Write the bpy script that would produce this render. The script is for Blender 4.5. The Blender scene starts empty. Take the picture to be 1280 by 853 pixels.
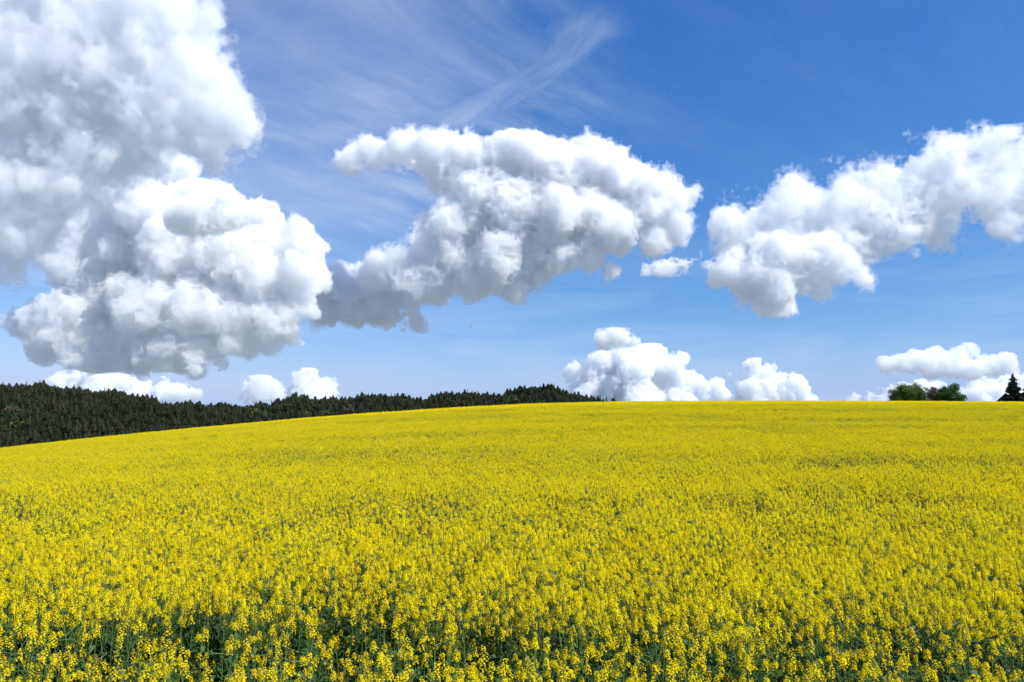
import bpy, math, random
import numpy as np
import openvdb
from mathutils import Vector, Matrix

# ------------------------------------------------------------------ scene
sc = bpy.context.scene
col = sc.collection
R = math.radians
CAMZ = 2.75
PITCH = 6.5
F = 995.6                       # focal length in pixels of the 1280 wide photograph (28 mm)
SUN_AZ, SUN_EL = 116.0, 49.0    # clockwise from the view direction

cam_d = bpy.data.cameras.new('camera')
cam_d.lens = 28.0
cam_d.sensor_width = 36.0
cam_d.clip_start = 0.1
cam_d.clip_end = 90000.0
cam = bpy.data.objects.new('camera', cam_d)
cam.location = (0, 0, CAMZ)
cam.rotation_euler = (R(90 + PITCH), 0, 0)
col.objects.link(cam)
sc.camera = cam


def ray(px, py):
    """direction through a place of the view, with forward component 1"""
    u = (px - 640.0) / F
    v = (426.5 - py) / F
    c, s = math.cos(R(PITCH)), math.sin(R(PITCH))
    x, y, z = u, c - v * s, s + v * c
    return Vector((x / y, 1.0, z / y))


def at(px, py, dist):
    return Vector((0, 0, CAMZ)) + ray(px, py) * dist


def tag(o, label=None, cat=None, group=None, kind=None):
    if label:
        o['label'] = label
    if cat:
        o['category'] = cat
    if group:
        o['group'] = group
    if kind:
        o['kind'] = kind
    return o


# ------------------------------------------------------------------ render settings
sc.render.engine = 'CYCLES'
cy = sc.cycles
cy.max_bounces = 16
cy.diffuse_bounces = 3
cy.glossy_bounces = 2
cy.transmission_bounces = 4
cy.volume_bounces = 16
cy.transparent_max_bounces = 24
cy.use_denoising = True
cy.use_light_tree = False
cy.denoiser = 'OPENIMAGEDENOISE'
cy.use_adaptive_sampling = True
cy.adaptive_threshold = 0.03
cy.sample_clamp_indirect = 8.0
cy.caustics_reflective = False
cy.caustics_refractive = False
vs = sc.view_settings
vs.view_transform = 'Standard'
vs.look = 'None'
vs.exposure = 0.36
vs.gamma = 1.0
vs.use_curve_mapping = False


# ------------------------------------------------------------------ node helper
class N:
    def __init__(self, tree):
        self.t = tree
        self.n = tree.nodes
        self.l = tree.links

    def new(self, kind, **kw):
        nd = self.n.new(kind)
        for k, v in kw.items():
            if k == 'inputs':
                for i, val in v.items():
                    if hasattr(val, 'is_output'):
                        self.l.new(val, nd.inputs[i])
                    else:
                        nd.inputs[i].default_value = val
            else:
                setattr(nd, k, v)
        return nd

    def math(self, op, a, b=0.0, c=0.0, clamp=False):
        return self.new('ShaderNodeMath', operation=op, use_clamp=clamp, inputs={0: a, 1: b, 2: c}).outputs[0]

    def maprange(self, v, a, b, c=0.0, d=1.0, interp='SMOOTHSTEP'):
        return self.new('ShaderNodeMapRange', interpolation_type=interp, clamp=True,
                        inputs={0: v, 1: a, 2: b, 3: c, 4: d}).outputs[0]

    def noise(self, vec, scale, detail=4.0, rough=0.55, dist=0.0):
        return self.new('ShaderNodeTexNoise', inputs={'Vector': vec, 'Scale': scale, 'Detail': detail,
                                                      'Roughness': rough, 'Distortion': dist}).outputs[0]


# ------------------------------------------------------------------ sky with thin cirrus
w = bpy.data.worlds.new('World')
sc.world = w
w.use_nodes = True
w.node_tree.nodes.clear()
g = N(w.node_tree)
sky = g.new('ShaderNodeTexSky', sky_type='NISHITA', sun_disc=False, sun_elevation=R(SUN_EL),
            sun_rotation=R(SUN_AZ), altitude=200.0, air_density=1.0, dust_density=0.3, ozone_density=8.0)
bg = g.new('ShaderNodeBackground', inputs={'Strength': 0.0935})
# cirrus: projected on a flat layer high above (direction / elevation), stretched into fibres
tc = g.new('ShaderNodeTexCoord')
sep = g.new('ShaderNodeSeparateXYZ', inputs={0: tc.outputs['Generated']})
zc = g.math('MAXIMUM', g.math('ADD', sep.outputs[2], 0.03), 0.03)
lx = g.math('DIVIDE', sep.outputs[0], zc)
ly = g.math('DIVIDE', sep.outputs[1], zc)
lay = g.new('ShaderNodeCombineXYZ', inputs={0: lx, 1: ly, 2: 0.0}).outputs[0]
warp = g.new('ShaderNodeTexNoise', inputs={'Vector': lay, 'Scale': 0.55, 'Detail': 2.0})
wv = g.new('ShaderNodeVectorMath', operation='MULTIPLY_ADD', inputs={0: warp.outputs['Color'], 1: (0.8, 0.8, 0), 2: lay}).outputs[0]


def layer_pt(px, py):
    d = ray(px, py).normalized()
    return d.x / (d.z + 0.03), d.y / (d.z + 0.03)


def fibres(g, vec, p0, p1, along, across, detail=8.0, rough=0.6):
    """noise drawn out along the direction that runs from p0 to p1 on the layer"""
    a0, a1 = layer_pt(*p0), layer_pt(*p1)
    dx, dy = a1[0] - a0[0], a1[1] - a0[1]
    L = math.hypot(dx, dy)
    dx, dy = dx / L, dy / L
    u = g.new('ShaderNodeVectorMath', operation='DOT_PRODUCT', inputs={0: vec, 1: (dx * along, dy * along, 0)}).outputs['Value']
    v = g.new('ShaderNodeVectorMath', operation='DOT_PRODUCT', inputs={0: vec, 1: (-dy * across, dx * across, 0)}).outputs['Value']
    c = g.new('ShaderNodeCombineXYZ', inputs={0: u, 1: v, 2: 0.0}).outputs[0]
    return g.noise(c, 1.0, detail, rough)


fib = fibres(g, wv, (330, 120), (530, 195), 1.1, 4.2, 10.0, 0.66)
fib = g.maprange(fib, 0.30, 0.95)
patch = g.maprange(g.noise(lay, 0.6, 3.0, 0.5), 0.32, 0.60)
# where the high layer is: thick left of the middle, nearly clear to the right
side = g.maprange(sep.outputs[0], -0.05, 0.22, 1.0, 0.15)
ci = g.math('MULTIPLY', g.math('MULTIPLY', fib, patch), g.math('MULTIPLY', side, 0.85))


def arc(g, lx, ly, pts, width, fibre):
    """a curved plume on the layer, as distance to a chain of segments"""
    best = None
    for (a, b) in zip(pts[:-1], pts[1:]):
        ax, ay, bx, by = a[0], a[1], b[0], b[1]
        dx, dy = bx - ax, by - ay
        L = dx * dx + dy * dy
        t = g.math('MULTIPLY_ADD', g.math('SUBTRACT', lx, ax), dx / L, g.math('MULTIPLY', g.math('SUBTRACT', ly, ay), dy / L))
        t = g.math('MINIMUM', g.math('MAXIMUM', t, 0.0), 1.0)
        ex = g.math('SUBTRACT', lx, g.math('MULTIPLY_ADD', t, dx, ax))
        ey = g.math('SUBTRACT', ly, g.math('MULTIPLY_ADD', t, dy, ay))
        d = g.math('SQRT', g.math('MULTIPLY_ADD', ex, ex, g.math('MULTIPLY', ey, ey)))
        best = d if best is None else g.math('MINIMUM', best, d)
    return g.math('MULTIPLY', g.maprange(best, width, 0.0), fibre)


sx = g.new('ShaderNodeSeparateXYZ', inputs={0: wv})
pl = [layer_pt(*p) for p in ((724, 40), (716, 56), (702, 78), (676, 104), (636, 128), (596, 150))]
wf = g.noise(lay, 3.0, 3.0, 0.6)
wlx = g.math('MULTIPLY_ADD', g.math('SUBTRACT', wf, 0.5), 0.25, lx)
pf = fibres(g, wv, (705, 70), (600, 150), 1.2, 7.0, 8.0, 0.65)
soft = g.maprange(pf, 0.30, 0.68, 0.10, 1.0)
ci2 = arc(g, wlx, ly, pl, 0.17, soft)
ci = g.math('MAXIMUM', ci, g.math('MULTIPLY', ci2, 0.45))
# low veil of distant thin cloud toward the horizon
mp2 = g.new('ShaderNodeMapping', inputs={'Vector': tc.outputs['Generated'], 'Scale': (2.0, 2.0, 13.0)})
veil = g.maprange(g.noise(mp2.outputs[0], 2.3, 5.0, 0.55, 0.4), 0.42, 0.72)
ci = g.math('MULTIPLY', ci, g.maprange(sep.outputs[2], 0.08, 0.26, 0.25, 1.0))
# milky patch of high haze left of the middle
milk = g.noise(lay, 0.9, 6.0, 0.6)
milk = g.math('MULTIPLY', g.maprange(milk, 0.30, 0.62, 0.35, 1.0), g.maprange(sep.outputs[0], 0.02, -0.20, 0.0, 0.36))
milk = g.math('MULTIPLY', milk, g.maprange(sep.outputs[2], 0.10, 0.25, 0.3, 1.0))
ci = g.math('MINIMUM', g.math('ADD', g.math('MULTIPLY', ci, 0.8), milk), 0.9)
veil = g.math('MULTIPLY', veil, g.maprange(sep.outputs[2], 0.34, 0.10, 0.0, 0.20))
ci = g.math('MAXIMUM', ci, veil)
# the camera renders blue deeper than the model sky does: one tone curve per channel
STR = 0.12
ss = g.new('ShaderNodeSeparateColor', inputs={0: sky.outputs[0]})
ch = []
for i, (k, e) in enumerate(((1.80, 1.53), (1.055, 1.056), (1.09, 0.75))):
    v = g.math('POWER', g.math('MULTIPLY', ss.outputs[i], STR), e)
    ch.append(g.math('MULTIPLY', v, k / STR))
deepblue = g.new('ShaderNodeCombineColor', inputs={0: ch[0], 1: ch[1], 2: ch[2]}).outputs[0]
low = g.maprange(sep.outputs[2], 0.11, 0.0, 0.0, 0.95)
lowc = g.new('ShaderNodeMix', data_type='RGBA', inputs={0: low, 6: deepblue, 7: (0.335 / STR, 0.505 / STR, 0.86 / STR, 1)}).outputs[2]
mix = g.new('ShaderNodeMix', data_type='RGBA', inputs={0: ci, 6: lowc, 7: (0.68 / STR, 0.80 / STR, 0.95 / STR, 1)})
g.l.new(mix.outputs[2], bg.inputs[0])
out = g.new('ShaderNodeOutputWorld')
g.l.new(bg.outputs[0], out.inputs[0])

sun_d = bpy.data.lights.new('sun', 'SUN')
sun_d.energy = 4.9
sun_d.angle = R(0.5)
sun_d.color = (1.0, 0.965, 0.91)
sun = bpy.data.objects.new('sun', sun_d)
sdir = Vector((math.sin(R(SUN_AZ)) * math.cos(R(SUN_EL)), math.cos(R(SUN_AZ)) * math.cos(R(SUN_EL)), math.sin(R(SUN_EL))))
sun.rotation_euler = sdir.to_track_quat('Z', 'Y').to_euler()
sun.location = (30, -10, 60)
col.objects.link(sun)

# ------------------------------------------------------------------ clouds: bodies of droplets lit by the sun


def fast_mesh(name, co, quads):
    me = bpy.data.meshes.new(name)
    co = np.ascontiguousarray(co, np.float32)
    quads = np.ascontiguousarray(quads, np.int32)
    k = quads.shape[1]
    me.vertices.add(len(co))
    me.vertices.foreach_set('co', co.ravel())
    me.loops.add(quads.size)
    me.loops.foreach_set('vertex_index', quads.ravel())
    me.polygons.add(len(quads))
    me.polygons.foreach_set('loop_start', np.arange(0, quads.size, k, dtype=np.int32))
    me.update(calc_edges=True)
    return me


def value_noise(rng, shape, cell):
    """smooth 3D noise on a grid, -1..1"""
    out = rng.random([int(s / cell) + 3 for s in shape], dtype=np.float32) * 2 - 1
    for ax in range(3):
        n = shape[ax]
        p = np.arange(n, dtype=np.float32) / cell
        i = p.astype(np.int32)
        f = p - i
        f = f * f * (3 - 2 * f)
        sh = [1, 1, 1]
        sh[ax] = n
        f = f.reshape(sh)
        out = np.take(out, i, axis=ax) * (1 - f) + np.take(out, i + 1, axis=ax) * f
    return out


def droplet_material(name, dens, color=(1, 1, 1, 1), aniso=0.0):
    m = bpy.data.materials.new(name)
    m.use_nodes = True
    m.node_tree.nodes.clear()
    q = N(m.node_tree)
    sc_ = q.new('ShaderNodeVolumeScatter', inputs={'Color': (1, 1, 1, 1), 'Density': dens, 'Anisotropy': aniso})
    ab = q.new('ShaderNodeVolumeAbsorption', inputs={'Color': color, 'Density': dens})  # absorption tint puts blue shade into the clouds, haze into far ones
    v = q.new('ShaderNodeAddShader', inputs={0: sc_.outputs[0], 1: ab.outputs[0]})
    o = q.new('ShaderNodeOutputMaterial')
    q.l.new(v.outputs[0], o.inputs['Volume'])
    m.cycles.homogeneous_volume = True
    return m


def cloud(label, dist, lobes, vox=1.25, mfp=10.0, seed=1, rag=1.0, flat=None, deep=0.9, kids=(13, 9), color=(0.982, 0.986, 0.995, 1), veil=3.5, veil_mfp=28.0):
    """lobes: (px, py, radius_px[, depth offset in radii]); vox and mfp in view pixels"""
    rng = np.random.default_rng(seed)
    pp = dist / F                        # metres per view pixel at this distance
    S = []
    for lb in lobes:
        c = at(lb[0], lb[1], dist)
        r = lb[2] * pp
        dz = lb[3] if len(lb) > 3 else rng.uniform(-0.35, 0.35)
        k = 1.0 + dz * r / dist
        c = Vector((c.x * k, c.y * k, (c.z - CAMZ) * k + CAMZ))
        S.append((c.x, c.y, c.z, r, 0))
    level = list(S)
    for li, n in enumerate(kids):
        nxt = []
        for (x, y, z, r, _) in level:
            m = max(3, int(n * rng.uniform(0.8, 1.2)))
            d = rng.normal(size=(m, 3))
            d[:, 2] = d[:, 2] * 0.8 + 0.25
            d /= np.linalg.norm(d, axis=1)[:, None]
            if li == 0:
                rr = r * rng.uniform(0.36, 0.56, m)
                k = rng.uniform(0.45, 0.72, m) * r
            else:
                rr = r * rng.uniform(0.25, 0.48, m)
                k = rng.uniform(0.62, 0.95, m) * r
            for j in range(m):
                nxt.append((x + d[j, 0] * k[j], y + d[j, 1] * k[j] * deep, z + d[j, 2] * k[j], rr[j], li + 1))
        S += nxt
        level = nxt
    A = np.array(S, np.float32)
    h = vox * pp
    lo = (A[:, :3] - A[:, 3:4]).min(0) - 5 * h
    hi = (A[:, :3] + A[:, 3:4]).max(0) + 5 * h
    shape = tuple(int(v) for v in np.ceil((hi - lo) / h))
    band = 6 + (19 * rag + veil) / vox
    far = np.float32(band * h)
    f = np.full(shape, far, np.float32)
    ax = [lo[k] + np.arange(shape[k], dtype=np.float32) * h for k in range(3)]
    for (x, y, z, r, _) in A:
        b = r + (band - 1) * h
        i0 = [max(0, int((c - b - lo[k]) / h)) for k, c in enumerate((x, y, z))]
        i1 = [min(shape[k], int((c + b - lo[k]) / h) + 2) for k, c in enumerate((x, y, z))]
        X = (ax[0][i0[0]:i1[0]] - x)[:, None, None] ** 2
        Y = (ax[1][i0[1]:i1[1]] - y)[None, :, None] ** 2
        Z = (ax[2][i0[2]:i1[2]] - z)[None, None, :] ** 2
        d = np.sqrt(X + Y + Z) - np.float32(r)
        v = f[i0[0]:i1[0], i0[1]:i1[1], i0[2]:i1[2]]
        np.minimum(v, d, out=v)
    nz = value_noise(rng, shape, 30 / vox) * (9.0 * pp * rag)
    nz += value_noise(rng, shape, 15 / vox) * (6.5 * pp * rag)
    for cell, amp in ((9, 8.5), (5, 6.5), (2.7, 4.5)):
        nz += (0.33 - np.abs(value_noise(rng, shape, cell / vox))) * (-amp * pp * rag)
    f += nz
    if flat is not None:                 # the level base of a cumulus
        bz = at(640, flat, dist).z
        f = np.maximum(f, (bz - ax[2])[None, None, :] + nz * 0.8)
    f[0], f[-1] = far, far
    f[:, 0], f[:, -1] = far, far
    f[:, :, 0], f[:, :, -1] = far, far
    org = at(lobes[0][0], lobes[0][1], dist)

    def body(nm, grid, iso, mat):
        gr = openvdb.FloatGrid(background=float(far))
        gr.copyFromArray(np.clip(grid, -far, far))
        pts, quads = gr.convertToQuads(isovalue=iso)
        me = fast_mesh(nm, pts * h + lo - np.array(org, np.float32), quads)
        ob = bpy.data.objects.new(nm, me)
        me.materials.append(mat)
        col.objects.link(ob)
        return ob, quads
    o, quads = body('cloud', f, 0.0, droplet_material('cloud_droplets', 1.0 / (mfp * pp), color))
    o.location = org
    if veil:                             # thin torn margin round the dense body
        wn = value_noise(rng, shape, 17 / vox) * (veil * 1.0 * pp)
        wn += value_noise(rng, shape, 6 / vox) * (veil * 0.8 * pp)
        wn += value_noise(rng, shape, 3 / vox) * (veil * 0.6 * pp)
        v, _ = body('wispy_margin', f + wn, float(veil * 0.9 * pp), droplet_material('thin_droplets', 1.0 / (veil_mfp * pp), color))
        v.parent = o
    tag(o, label, 'cloud', 'clouds over the field')
    print('cloud', label[:40], shape, len(quads), flush=True)
    return o


#CLOUDS
cloud('long knobbly white cumulus with a grey foot, in the middle of the sky', 10500, [
    (424, 205, 7), (438, 202, 15), (470, 192, 19), (505, 190, 22), (545, 198, 28), (580, 196, 30), (560, 222, 26), (585, 235, 24), (618, 228, 24), (605, 250, 24), (628, 190, 26), (655, 200, 32),
    (700, 215, 34), (735, 205, 30), (762, 205, 24), (775, 225, 30), (808, 233, 26), (800, 260, 34), (842, 252, 18), (860, 245, 9), (870, 238, 5),
    (840, 282, 22), (815, 298, 20), (770, 285, 34), (735, 275, 42), (690, 275, 46), (640, 270, 44), (600, 270, 34), (560, 280, 26), (532, 282, 18),
    (535, 315, 24), (500, 325, 20), (475, 335, 18), (460, 345, 16), (520, 345, 22), (570, 320, 34), (620, 325, 38), (665, 325, 32), (700, 315, 28), (590, 350, 24), (640, 352, 20), (545, 350, 24),
    (740, 322, 18), (765, 338, 10)], seed=3, flat=380)
cloud('dark bottomed grey cloud hanging below the left foot of the long middle cumulus', 11300, [
    (348, 368, 14), (360, 385, 14), (372, 378, 16), (395, 365, 24), (425, 352, 24), (440, 378, 28), (470, 362, 28), (485, 385, 24), (510, 365, 24), (535, 368, 20), (455, 345, 16), (410, 385, 20), (520, 390, 12)],
    seed=5, mfp=8, flat=403, rag=1.6)
cloud('huge towering cumulus with a dark blue base above the wooded ridge', 9000, [
    (212, 205, 20), (190, 225, 30), (228, 215, 22), (245, 240, 20), (180, 262, 46), (225, 262, 40), (275, 262, 30), (305, 285, 30), (330, 280, 24),
    (345, 305, 30), (370, 300, 22), (385, 318, 22), (370, 345, 34), (330, 345, 44), (280, 320, 50), (220, 320, 56), (160, 320, 56), (110, 290, 44), (90, 330, 36),
    (130, 370, 44), (190, 385, 48), (250, 385, 46), (300, 395, 42), (345, 400, 30), (375, 385, 20), (90, 400, 40), (50, 405, 30), (28, 408, 20), (60, 425, 28),
    (110, 430, 34), (160, 440, 36), (210, 440, 38), (250, 440, 28), (290, 425, 26), (330, 425, 18), (360, 415, 14), (130, 450, 24), (190, 452, 24), (240, 452, 22), (275, 448, 18), (310, 436, 16)],
    vox=1.4, mfp=11, flat=468, veil=0, seed=7, kids=(14, 8))
cloud('small grey shaded puff in front of the towering cumulus, near its right shoulder', 7000, [
    (222, 272, 18), (250, 262, 24), (275, 268, 20), (300, 272, 16), (320, 272, 12), (240, 280, 16)], seed=9, flat=288)
cloud('large soft grey cloud filling the top left corner of the sky', 5200, [
    (-30, 20, 60), (30, 10, 60), (100, -10, 60), (170, 0, 50), (215, 20, 44), (225, 60, 38), (260, 100, 26), (285, 140, 26), (300, 160, 18), (235, 110, 40), (190, 60, 50),
    (130, 80, 70), (60, 100, 70), (0, 80, 60), (-30, 140, 60), (40, 165, 60), (110, 160, 60), (180, 140, 52), (230, 160, 36), (265, 180, 20), (150, 195, 40), (80, 215, 44),
    (20, 225, 50), (-20, 260, 60), (25, 290, 36), (-10, 320, 34), (50, 250, 24)], vox=1.6, mfp=34, color=(0.968, 0.974, 0.988, 1), seed=11, rag=2.8, kids=(12, 7), veil=10, veil_mfp=60)
cloud('broad ragged white cloud at the right edge of the sky', 10000, [(903, 270, 9.0), (925, 277, 18.5), (918, 302, 11.8), (955, 264, 21.8), (985, 252, 20.2), (1010, 264, 30.2), (960, 292, 21.8), (1050, 247, 25.2), (1045, 277, 31.9), (1085, 237, 21.8), (1090, 270, 31.9), (1120, 240, 30.2), (1125, 275, 25.2), (1150, 215, 25.2), (1160, 250, 28.6), (1185, 195, 20.2), (1195, 230, 28.6), (1215, 180, 13.4), (1240, 185, 15.1), (1230, 215, 25.2), (1260, 210, 18.5), (1290, 215, 16.8), (1250, 250, 20.2), (1290, 255, 20.2), (1240, 280, 13.4), (1000, 297, 21.8), (1040, 307, 23.5), (1075, 302, 21.8), (1100, 300, 13.4), (1190, 245, 24), (1215, 262, 19), (1200, 282, 13), (1235, 278, 14), (1172, 280, 14), (1225, 230, 24), (1262, 235, 22)],
    mfp=17, seed=13, rag=2.3, veil=7, veil_mfp=40)
cloud('compact white puffy cloud below the left end of the broad ragged cloud', 9000, [
    (905, 340, 20), (925, 325, 18), (950, 318, 22), (975, 315, 20), (1000, 312, 18), (1025, 305, 16), (935, 350, 30), (960, 362, 26), (975, 375, 18), (990, 340, 28), (1015, 335, 24), (1040, 340, 20), (1055, 330, 18), (1030, 355, 14), (1075, 345, 12)],
    mfp=10, seed=15)
cloud('flat bottomed small cloud above the round bushes near the right edge', 12000, [(1106, 460, 6), (1112, 457, 12), (1125, 454, 14), (1138, 457, 13), (1151, 454, 12), (1164, 457, 14), (1177, 454, 13), (1190, 457, 12), (1203, 454, 14), (1216, 457, 13), (1229, 454, 12), (1242, 457, 14), (1255, 454, 13), (1138, 444, 9), (1150, 447, 9), (1170, 447, 9), (1195, 446, 8), (1215, 442, 10), (1226, 447, 9), (1264, 461, 5)],
    vox=1.0, mfp=8, seed=17, rag=0.7, veil=0, flat=472, kids=(12, 7))
cloud('tiny grey puff just above the round topped cloud on the field horizon', 14000, [
    (756, 427, 8), (768, 422, 9), (780, 426, 8), (792, 429, 6)], vox=0.8, mfp=8, seed=19, veil=3, veil_mfp=16, flat=434, kids=(10, 6))
cloud('tiny thin wisp under the right tip of the long middle cumulus', 10000, [
    (808, 338, 5), (822, 336, 7), (838, 334, 8), (855, 328, 9), (866, 325, 6)], vox=0.8, mfp=14, seed=21, veil=3, veil_mfp=16, kids=(10, 6), rag=1.5)
cloud('round topped white cloud rising behind the middle of the field horizon', 26000, [
    (716, 464, 7), (745, 470, 16), (760, 455, 18), (775, 446, 14), (795, 448, 16), (815, 455, 20), (840, 465, 22), (790, 470, 30), (830, 485, 28), (858, 482, 20), (762, 485, 26), (735, 495, 18), (800, 500, 30), (876, 488, 12), (850, 500, 20)],
    vox=1.0, mfp=6, seed=23, veil=0, color=(0.970, 0.978, 0.992, 1), kids=(13, 8))
cloud('lumpy white cloud on the horizon beside the round topped one', 26500, [
    (900, 482, 12), (912, 468, 10), (928, 464, 11), (945, 462, 10), (962, 462, 10), (930, 482, 18), (955, 480, 20), (975, 485, 16), (990, 482, 9), (905, 496, 16), (940, 500, 22), (975, 500, 18), (1000, 494, 9), (1020, 500, 7), (1035, 500, 5)],
    vox=1.0, mfp=6, seed=25, veil=0, color=(0.970, 0.978, 0.992, 1), kids=(13, 8))
cloud('low white cloud bank on the horizon behind the round bushes', 30000, [
    (1070, 503, 10), (1090, 500, 10), (1110, 494, 10), (1130, 490, 12), (1150, 486, 12), (1170, 490, 12), (1190, 497, 12), (1100, 506, 12), (1140, 505, 16), (1175, 507, 16), (1205, 504, 10)],
    vox=1.0, mfp=6, seed=27, veil=0, color=(0.970, 0.978, 0.992, 1), kids=(12, 7))
cloud('white cloud on the horizon behind the spruce and dark roof', 28000, [
    (1208, 495, 12), (1222, 486, 11), (1238, 480, 9), (1255, 478, 9), (1275, 476, 9), (1240, 495, 18), (1265, 492, 18), (1290, 485, 14), (1225, 505, 14), (1270, 505, 20)],
    vox=1.0, mfp=5, seed=29, veil=0, color=(0.970, 0.978, 0.992, 1), kids=(12, 7))
cloud('bright low cloud bank showing under the dark base of the towering cumulus', 26000, [
    (100, 478, 12), (125, 474, 12), (150, 478, 12), (175, 482, 12), (200, 488, 12), (225, 492, 12), (245, 494, 9), (130, 490, 18), (170, 496, 18), (210, 500, 16), (80, 486, 10), (60, 490, 12)],
    vox=1.0, mfp=6, seed=31, veil=0, color=(0.970, 0.978, 0.992, 1), kids=(12, 7))
cloud('faint white puff above the dip in the wooded ridge', 27000, [
    (312, 484, 9), (330, 482, 10), (345, 486, 9), (325, 494, 12), (350, 494, 8)], vox=0.9, mfp=9, seed=33, veil=0, color=(0.970, 0.978, 0.992, 1), kids=(12, 7))
cloud('small bright white puff standing above the wooded ridge', 26000, [
    (378, 478, 10), (390, 474, 10), (402, 480, 10), (412, 488, 8), (385, 490, 14), (400, 495, 14), (370, 492, 9)], vox=0.9, mfp=6, seed=35, veil=0, color=(0.970, 0.978, 0.992, 1), kids=(12, 7))

# ---- LAND

# ------------------------------------------------------------------ materials


def surface(name, color, rough=0.8, translucent=0.0, var=None, trans_color=None, spec=0.2):
    """var: list of (rgb, low, high) tints mixed in by chance from one instance to the next or by noise"""
    m = bpy.data.materials.new(name)
    m.use_nodes = True
    m.node_tree.nodes.clear()
    q = N(m.node_tree)
    c = q.new('ShaderNodeRGB')
    c.outputs[0].default_value = (*color, 1)
    c = c.outputs[0]
    geo = q.new('ShaderNodeNewGeometry')
    for kind, rgb, scale, lo, hi in (var or []):
        if kind == 'noise':
            f = q.maprange(q.noise(geo.outputs['Position'], scale, 3.0, 0.6), lo, hi)
        elif kind == 'far':              # unseen far ground, paled and haze-tinted to bounce light onto cloud bases
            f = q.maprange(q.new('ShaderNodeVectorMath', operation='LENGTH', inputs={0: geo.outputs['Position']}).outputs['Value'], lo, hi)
        elif kind == 'island':
            f = q.maprange(geo.outputs['Random Per Island'], lo, hi, interp='LINEAR')
        else:
            oi = q.new('ShaderNodeObjectInfo')
            f = q.maprange(q.math('FRACT', q.math('MULTIPLY', oi.outputs['Random'], scale)), lo, hi, interp='LINEAR')
        c = q.new('ShaderNodeMix', data_type='RGBA', inputs={0: f, 6: c, 7: (*rgb, 1)}).outputs[2]
    p = q.new('ShaderNodeBsdfPrincipled', inputs={'Base Color': c, 'Roughness': rough, 'Specular IOR Level': spec})
    o = q.new('ShaderNodeOutputMaterial')
    if translucent:
        t = q.new('ShaderNodeBsdfTranslucent', inputs={0: c})
        x = q.new('ShaderNodeMixShader', inputs={0: translucent, 1: p.outputs[0], 2: t.outputs[0]})
        q.l.new(x.outputs[0], o.inputs[0])
    else:
        q.l.new(p.outputs[0], o.inputs[0])
    return m


M_PETAL = surface('rapeseed_petals', (0.92, 0.735, 0.004), 0.7, 0.35,
                  [('island', (0.76, 0.66, 0.015), 1, 0.5, 1.0), ('noise', (0.90, 0.66, 0.004), 0.9, 0.45, 0.7), ('object', (0.74, 0.64, 0.012), 3.7, 0.2, 1.6)], spec=0.04)
M_BUD = surface('rapeseed_buds', (0.42, 0.42, 0.03), 0.6, 0.2)
M_STEM = surface('rapeseed_stems', (0.085, 0.15, 0.035), 0.6, 0.1, [('island', (0.14, 0.20, 0.065), 1, 0.4, 1.0)], spec=0.25)
M_LEAF = surface('rapeseed_leaves', (0.035, 0.082, 0.020), 0.55, 0.2, [('island', (0.06, 0.12, 0.03), 1, 0.3, 1.0)], spec=0.25)
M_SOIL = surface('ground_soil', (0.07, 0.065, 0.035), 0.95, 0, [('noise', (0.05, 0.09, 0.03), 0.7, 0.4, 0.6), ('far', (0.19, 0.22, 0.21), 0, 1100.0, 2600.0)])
M_NEEDLE = surface('conifer_needles', (0.014, 0.019, 0.009), 0.8, 0.0,
                   [('object', (0.034, 0.037, 0.017), 1.0, 0.2, 1.0), ('object', (0.048, 0.030, 0.020), 7.13, 0.75, 1.2),
                    ('noise', (0.014, 0.020, 0.011), 0.02, 0.45, 0.65), ('island', (0.030, 0.040, 0.016), 1, 0.3, 1.2)], spec=0.1)
M_BARK = surface('tree_bark', (0.045, 0.034, 0.026), 0.9, 0, [('noise', (0.075, 0.058, 0.042), 3.0, 0.4, 0.6)])
M_SPRUCE = surface('blue_spruce_needles', (0.014, 0.020, 0.014), 0.8, 0.0, [('island', (0.026, 0.034, 0.022), 1, 0.2, 1.0)], spec=0.1)
M_GREEN = surface('fresh_green_leaves', (0.055, 0.115, 0.025), 0.6, 0.2, [('island', (0.09, 0.15, 0.035), 1, 0.3, 1.0)])
M_OLIVE = surface('olive_leaves', (0.080, 0.150, 0.030), 0.6, 0.3, [('island', (0.15, 0.20, 0.05), 1, 0.4, 1.0)])
M_DEEP = surface('deep_green_leaves', (0.035, 0.095, 0.024), 0.5, 0.2, [('island', (0.07, 0.15, 0.035), 1, 0.4, 1.0)])
M_PALE = surface('pale_budding_twigs', (0.12, 0.12, 0.07), 0.8, 0.1, [('island', (0.20, 0.12, 0.09), 1, 0.5, 1.0)])
M_ROOF = surface('dark_roof_slates', (0.018, 0.017, 0.020), 0.7, 0, [('noise', (0.030, 0.026, 0.026), 3.0, 0.4, 0.6)])
M_BOARD = surface('shade_dark_gable', (0.022, 0.017, 0.016), 0.8, 0, [('noise', (0.034, 0.026, 0.022), 4.0, 0.4, 0.6)])  # near-black colour puts a backlit silhouette's shade into the gable
M_PLASTER = surface('house_plaster', (0.5, 0.47, 0.42), 0.9)
M_GLASS = surface('window_glass', (0.02, 0.025, 0.03), 0.1, spec=0.6)
M_BIRD = surface('bird_plumage', (0.02, 0.02, 0.022), 0.7)

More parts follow.
